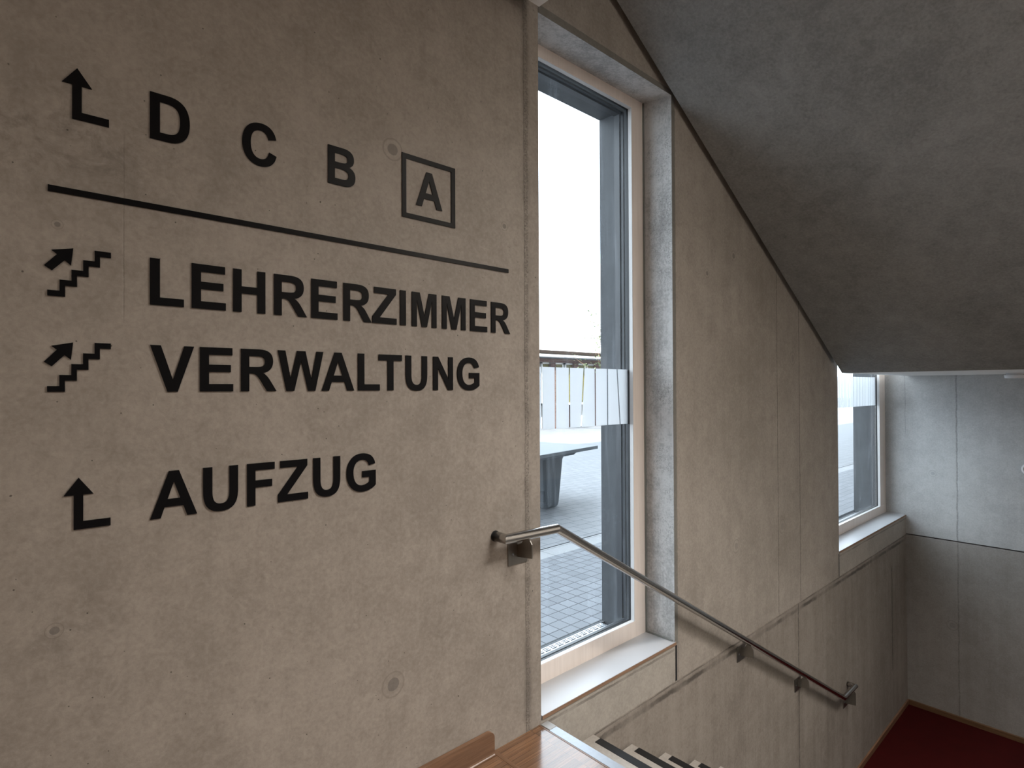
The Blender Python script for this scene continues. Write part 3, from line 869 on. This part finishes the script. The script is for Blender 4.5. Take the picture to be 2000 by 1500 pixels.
# ------------------------------------------------------------------ handrail
def handrail():
    yr, r = 1.7950, 0.0212
    A, B, Cc, E_ = Vector((1.589, yr, 0.915)), Vector((1.899, yr, 0.907)), Vector((5.617, yr, -1.232)), Vector((5.915, yr, -1.234))
    root = empty('handrail', (1.589, yr, 0.915))
    tag(root, 'brushed steel tube handrail with mitred bends descending along the concrete wall', 'handrail')
    off = Vector(root.location)
    m = MB()
    m.tube([Vector((1.589, D - 0.004, 0.915)), A, B, Cc, E_, Vector((5.915, D - 0.010, -1.234))], r, 40)
    m.v = [tuple(Vector(p) - off) for p in m.v]
    m.build('rail_tube', M['steel'], root)
    m = MB()
    m.cyl((1.589, D - 0.0005, 0.915), (0, -1, 0), 0.0235, 0.004)
    m.v = [tuple(Vector(p) - off) for p in m.v]
    m.build('wall_rosette', M['gasket'], root)
    for (px, pzb) in ((1.661, 0.769), (3.748, -0.331), (4.706, -0.881), (5.800, -1.425)):
        def zr(x):
            if x < B.x: return A.z + (B.z - A.z) * (x - A.x) / (B.x - A.x)
            if x < Cc.x: return B.z + (Cc.z - B.z) * (x - B.x) / (Cc.x - B.x)
            return Cc.z
        yw = D - (0.0065 if pzb < -0.2 else 0.0005)
        top = pzb + 0.098
        m = MB(); m.box(px, px + 0.116, yw - 0.005, yw, pzb, top)
        m.v = [tuple(Vector(p) - off) for p in m.v]
        pl = m.build('bracket_plate', M['steel_plate'], root, bevel=0.0008)
        xf = px + 0.058
        zt = zr(xf) - r + 0.003
        m = MB()
        zb = pzb + 0.036
        yo_ = 1.771
        m.prism([(yw - 0.005, zb - 0.005), (yo_, zb + 0.006), (yo_, zt - 0.022), (yo_ + 0.012, zt - 0.006), (yr + 0.002, zt), (yr + 0.02, zt - 0.002), (yw - 0.03, zb + 0.062), (yw - 0.005, zb + 0.05)], 'X', xf - 0.003, xf + 0.003)
        m.v = [tuple(Vector(p) - off) for p in m.v]
        m.build('bracket_fin', M['steel_plate'], pl, bevel=0.0006)
        for sx in (0.028, 0.094):
            m = MB()
            c = Vector((px + sx, yw - 0.005, pzb + 0.048)) - off
            m.cyl(c, (0, -1, 0), 0.0062, 0.0022, 20, r2=0.004)
            m.build('screw', M['nosing'], pl)
    return root
handrail()

# ------------------------------------------------------------------ stairs going down
RISE, GOING, X0 = FLOOR2 / -12, 0.3195, 1.9045
YS0, YS1 = 0.15, 1.846
def stairs():
    root = empty('concrete_staircase', (X0, (YS0 + YS1) / 2, FLOOR2))
    tag(root, 'concrete steps with black anti-slip strips going down from the oak landing', 'staircase')
    off = Vector(root.location)
    # sloping core
    m = MB()
    xe = X0 + 11 * GOING
    m.prism([(X0 + 0.02, -RISE - 0.03), (xe, -11 * RISE - RISE + 0.03), (xe, FLOOR2 + 0.002), (X0 + 0.02, FLOOR2 + 0.002)], 'Y', YS0 + 0.02, YS1 - 0.02)
    m.v = [tuple(Vector(p) - off) for p in m.v]
    m.build('stair_core', M['plain_concrete'], root)
    for k in range(1, 12):
        xa, xb = X0 + (k - 1) * GOING, X0 + k * GOING
        z = -RISE * k
        m = MB()
        m.prism([(xa - 0.0, z), (xb - 0.012, z), (xb, z - 0.010), (xb - 0.012, z - RISE + 0.0), (xa - 0.0, z - RISE + 0.0)], 'Y', YS0, YS1)
        m.v = [tuple(Vector(p) - off) for p in m.v]
        st = m.build('step', M['tread'], root)
        m = MB()
        m.box(xb - 0.055, xb - 0.0115, YS0 + 0.05, YS1 - 0.046, z, z + 0.0025)
        m.v = [tuple(Vector(p) - off) for p in m.v]
        tag(m.build('anti_slip_strip', M['rubber'], st), 'black rubber strip')
stairs()
# landing edge
ne = empty('stair_nosing', (1.879, 0.8, -0.05))
tag(ne, 'light metal edge profile at the top of the steps, beside the parquet', 'stair nosing')
off = Vector(ne.location)
m = MB()
m.prism([(1.854, -0.17), (1.854, 0.0015), (1.900, 0.0015), (1.9045, -0.004), (1.9045, -0.17)], 'Y', YR, 1.803)
m.v = [tuple(Vector(p) - off) for p in m.v]
m.build('metal_profile', M['nosing'], ne)
m = MB()
m.box(1.856, 1.902, 1.8035, 1.862, -0.17, 0.003)
m.v = [tuple(Vector(p) - off) for p in m.v]
tag(m.build('end_cap', M['nosing_cap'], ne, bevel=0.003), 'matt grey block at the wall end')
struct(box_obj('wall_landing_edge', M['plain_concrete'], None, 1.0, 1.85, YR, D - 0.003, FLOOR2, -0.2), 'concrete under the landing behind the steps', 'wall')

# ------------------------------------------------------------------ flight above
def upper_flight():
    root = empty('upper_staircase', (3.8, 0.9, 2.9))
    tag(root, 'smooth dark grey concrete underside of the flight rising overhead', 'staircase')
    off = Vector(root.location)
    zl, xl, sl = 1.678, 5.755, 0.5742
    xt = 1.804
    zt = zl + (xl - xt) * sl
    th = 0.22
    m = MB()
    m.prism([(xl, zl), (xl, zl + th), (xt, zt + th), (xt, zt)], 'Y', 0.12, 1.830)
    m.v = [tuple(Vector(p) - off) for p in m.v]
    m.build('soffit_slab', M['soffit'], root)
    n = 12
    for k in range(n):
        xa = xl - (xl - xt) * k / n
        xb = xl - (xl - xt) * (k + 1) / n
        za = zl + th + (xl - xa) * sl
        zb = zl + th + (xl - xb) * sl
        m = MB()
        m.prism([(xa, za), (xa, zb), (xb, zb)], 'Y', 0.12, 1.830)
        m.v = [tuple(Vector(p) - off) for p in m.v]
        m.build('step', M['plain_concrete'], root)
upper_flight()

# ------------------------------------------------------------------ small fittings near the end wall
det = empty('ceiling_detector', (7.2, 0.795, 1.678))
tag(det, 'small white round detector under the lower landing ceiling', 'detector')
m = MB(); m.cyl((0, 0, 0), (0, 0, -1), 0.062, 0.018, 40); m.build('base', M['white_plastic'], det)
m = MB(); m.cyl((0, 0, -0.018), (0, 0, -1), 0.078, 0.034, 40, r2=0.072); m.build('housing', M['white_plastic'], det)
ring = empty('wall_disc', (XB, 0.772, 0.683))
tag(ring, 'small white ringed disc on the end wall at the right edge', 'wall fitting')
m = MB()
pts = []
n = 40
for k in range(n):
    a0, a1 = 2 * math.pi * k / n, 2 * math.pi * (k + 1) / n
    def pr(a, r, x): return (x, math.cos(a) * r, math.sin(a) * r)
    for (r0, x0_), (r1, x1_) in (((0.062, 0), (0.062, -0.022)), ((0.062, -0.022), (0.046, -0.022)), ((0.046, -0.022), (0.046, -0.010))):
        m.face((pr(a0, r0, x0_), pr(a1, r0, x0_), pr(a1, r1, x1_), pr(a0, r1, x1_)), smooth=False)
m.build('rim', M['white_plastic'], ring)
m = MB(); m.cyl((0, 0, 0), (-1, 0, 0), 0.0458, 0.012, 40); tag(m.build('centre', M['grey_plastic'], ring), 'grey centre')

# ------------------------------------------------------------------ the yard outside
def ground(name, mat, x0, x1, y0, y1, z, label):
    m = MB()
    m.box(x0, x1, y0, y1, z - 0.2, z)
    return struct(m.build(name, mat), label, 'ground')
ground('ground_small_pavers', M['paver_small'], -8, 40, 2.425, 3.645, 0.0, 'grey yard paving of small square stones outside the tall window')
ground('ground_slab_band', M['slab_band'], -8, 40, 3.645, 3.855, 0.0, 'pale band of long slabs across the yard')
ground('ground_slot', M['gasket'], -8, 40, 3.855, 3.873, -0.006, 'dark drainage slot across the yard')
ground('ground_large_pavers', M['paver_large'], -20, 90, 3.873, 60, 0.0, 'pale rectangular yard paving around the table')
ground('ground_reveal', M['gravel'], W1[0] + 0.001, W1[1] - 0.001, 2.19, YO, -0.022, 'floor of the window reveal outside')
for a, b in ((W1[0] + 0.002, W1[1] - 0.002), (W2[0] + 0.002, W2[1] - 0.002)):
    pass
gv = MB(); gv.box(XB + 0.7, 40, YO + 0.002, 2.425, -0.15, 0.004)
gv.box(-8, XL - 0.5, YO + 0.002, 2.425, -0.15, 0.004)
gv.box(XL - 0.4, XB + 0.6, YO + 0.002, 2.425, -0.15, 0.004)
g = gv.build('gravel_strip', M['gravel']); tag(g, 'dark gravel strip along the foot of the outer wall', 'gravel', kind='stuff')
gv = MB(); gv.box(W1[0] + 0.003, W1[1] - 0.003, 2.391, YO - 0.0005, -0.022, 0.003)
g = gv.build('gravel_strip', M['gravel']); tag(g, 'dark gravel between the drain grate and the paving', 'gravel', kind='stuff')
# drain grate
gr = empty('drain_grate', (2.4, 2.362, 0.0))
tag(gr, 'light metal drain grate on the ground at the foot of the tall window', 'drain grate')
m = MB()
gx0, gx1 = 1.88 - 2.4, 2.950 - 2.4
for y0, y1 in ((-0.029, -0.019), (0.020, 0.029), (-0.008, -0.001), (0.006, 0.013)):
    m.box(gx0, gx1, y0, y1, -0.02, 0.004)
k = gx0
while k < gx1:
    m.box(k, k + 0.012, -0.0285, 0.0285, -0.018, 0.0035)
    k += 0.055
m.box(gx1 - 0.006, gx1, -0.029, 0.029, -0.02, 0.004)
m.build('grate_bars', M['alu_light'], gr)
box_obj('channel', M['gasket'], gr, gx0, gx1, -0.029, 0.029, -0.0215, -0.019)

# concrete table-tennis table
def tt_table():
    a = math.atan2(0.182, 0.983)
    root = empty('table_tennis_table', (6.127, 5.003, 0))
    tag(root, 'grey concrete table tennis table standing in the paved yard outside', 'table')
    root.rotation_euler = (0, 0, a)
    L, Wd = 2.74, 1.525
    m = MB()
    m.box(-L, 0, 0, Wd, 0.715, 0.76)
    m.build('tabletop', M['table_concrete'], root, bevel=0.006)
    m = MB()
    m.prism([(-L + 0.35, 0.715), (-0.35, 0.715), (-0.48, 0.672), (-L + 0.48, 0.672)], 'Y', 0.10, Wd - 0.10)
    m.build('underframe', M['table_concrete'], root)
    for s in (0, 1):
        def q(u): return -u if s == 0 else -L + u
        # tapered trestle across the table with an arched foot bar
        for y0 in (0.25, Wd - 0.25 - 0.16):
            m = MB()
            m.prism([(q(0.42), 0.69), (q(0.95), 0.69), (q(0.915), 0.06), (q(0.89), 0.0), (q(0.64), 0.0), (q(0.60), 0.03), (q(0.50), 0.60)], 'Y', y0, y0 + 0.16)
            m.build('leg', M['table_leg'], root, bevel=0.03)
    # long foot rail joining the legs, arched underneath
    for y0 in (0.27, Wd - 0.25 - 0.14):
        m = MB()
        xs = [-L + 0.80 + (L - 1.60) * k / 16 for k in range(17)]
        arch = [(x, 0.05 + 0.09 * math.sin(math.pi * k / 16) ** 0.5) for k, x in enumerate(xs)]
        m.prism(arch + [(-0.80, 0.235), (-L + 0.80, 0.235)], 'Y', y0, y0 + 0.12)
        m.build('foot_rail', M['table_leg'], root)
tt_table()

# pavilion across the yard
def pavilion():
    root = empty('pavilion', (18, 15, 0))
    tag(root, 'low brick building with pale roof across the sunny yard', 'building')
    off = Vector(root.location)
    def put(m, name, mat, parent=root, bevel=0):
        m.v = [tuple(Vector(p) - off) for p in m.v]
        return m.build(name, mat, parent, bevel)
    x0, x1 = 10.0, 30.0
    m = MB(); m.box(x0, x1, 15.6, 22.0, 0, 3.05); m.box(x0, x1, 15.0, 15.1, 2.535, 2.70); put(m, 'brick_wall', M['brick'])
    m = MB(); m.prism([(15.25, 3.10), (18.6, 4.62), (22.3, 3.10), (22.3, 3.02), (18.6, 4.52), (15.25, 3.02)], 'X', x0 - 0.4, x1 + 0.4); put(m, 'roof', M['roof'])
    m = MB(); m.prism([(14.75, 2.76), (15.6, 2.91), (15.6, 2.83), (14.75, 2.68)], 'X', x0 - 0.4, x1 + 0.4); put(m, 'canopy_roof', M['roof'])
    m = MB(); m.tube([(x0 - 0.4, 14.70, 2.70), (x1 + 0.4, 14.70, 2.70)], 0.05, 12); put(m, 'gutter', M['alu'])
    m = MB(); m.box(x0, x1, 15.5, 15.6, 2.90, 3.05); put(m, 'eaves_board', M['eaves'])
    m = MB(); m.box(x0, x1, 15.52, 15.60, 0.0, 0.9); put(m, 'plinth', M['white_paint'])
    x = x0 + 0.35
    while x < x1:
        m = MB(); m.box(x, x + 0.26, 15.03, 15.55, 0, 2.60); put(m, 'pillar', M['brick'])
        x += 1.32
    x = x0 + 0.62
    while x < x1 - 0.6:
        m = MB()
        for a, b, c, d in ((x - 0.03, x + 0.03, 0.9, 2.55), (x + 0.47, x + 0.53, 0.9, 2.55), (x - 0.03, x + 0.53, 2.48, 2.55), (x - 0.03, x + 0.53, 0.9, 0.98)):
            m.box(a, b, 15.12, 15.20, c, d)
        wf = put(m, 'window_frame', M['white_paint'])
        m = MB(); m.box(x + 0.03, x + 0.47, 15.14, 15.18, 0.98, 2.47); put(m, 'pane', M['dark_glass'], wf)
        x += 0.66
pavilion()

# young tree in front of the pavilion
def tree():
    rnd = random.Random(11)
    base = Vector((16.9, 13.0, 0))
    root = empty('tree', base)
    tag(root, 'sparse young tree right of the pavilion roof, half hidden by the window reveal', 'tree')
    trunk = MB()
    trunk.tube([(0, 0, 0), (0.03, 0, 1.2), (-0.02, 0.03, 2.4)], [0.07, 0.055, 0.04], 10)
    trunk.build('trunk', M['bark'], root)
    br, lv = MB(), MB()
    for k in range(26):
        h = rnd.uniform(1.6, 2.4)
        a = rnd.uniform(0, 2 * math.pi)
        L = rnd.uniform(0.9, 1.9)
        el = rnd.uniform(0.35, 1.25)
        p = Vector((0, 0, h))
        d = Vector((math.cos(a) * math.cos(el), math.sin(a) * math.cos(el), math.sin(el)))
        pts = [p]
        for s in range(5):
            d = (d + Vector((rnd.uniform(-.25, .25), rnd.uniform(-.25, .25), rnd.uniform(-.1, .3)))).normalized()
            p = p + d * L / 3.6
            pts.append(p)
        br.tube(pts, [0.02, 0.016, 0.012, 0.009, 0.006, 0.003], 6)
        for q in range(34):
            t = rnd.uniform(0.3, 1.0) * 5
            i = min(4, int(t))
            c = pts[i].lerp(pts[i + 1], t - i) + Vector((rnd.gauss(0, .10), rnd.gauss(0, .10), rnd.gauss(0, .08)))
            n = Vector((rnd.gauss(0, 1), rnd.gauss(0, 1), rnd.gauss(0, 1))).normalized()
            u = n.orthogonal().normalized()
            v = n.cross(u)
            s_ = rnd.uniform(0.035, 0.06)
            lv.face([c - u * s_, c - u * s_ * 0.35 - v * s_ * 0.42 + n * 0.006, c + u * s_ * 0.4 - v * s_ * 0.36 + n * 0.006, c + u * s_, c + u * s_ * 0.4 + v * s_ * 0.36 + n * 0.006, c - u * s_ * 0.35 + v * s_ * 0.42 + n * 0.006])
    br.build('branches', M['bark'], root)
    o = lv.build('leaves', M['leaf'], root, recalc=False)
    tag(o, kind='stuff')
tree()
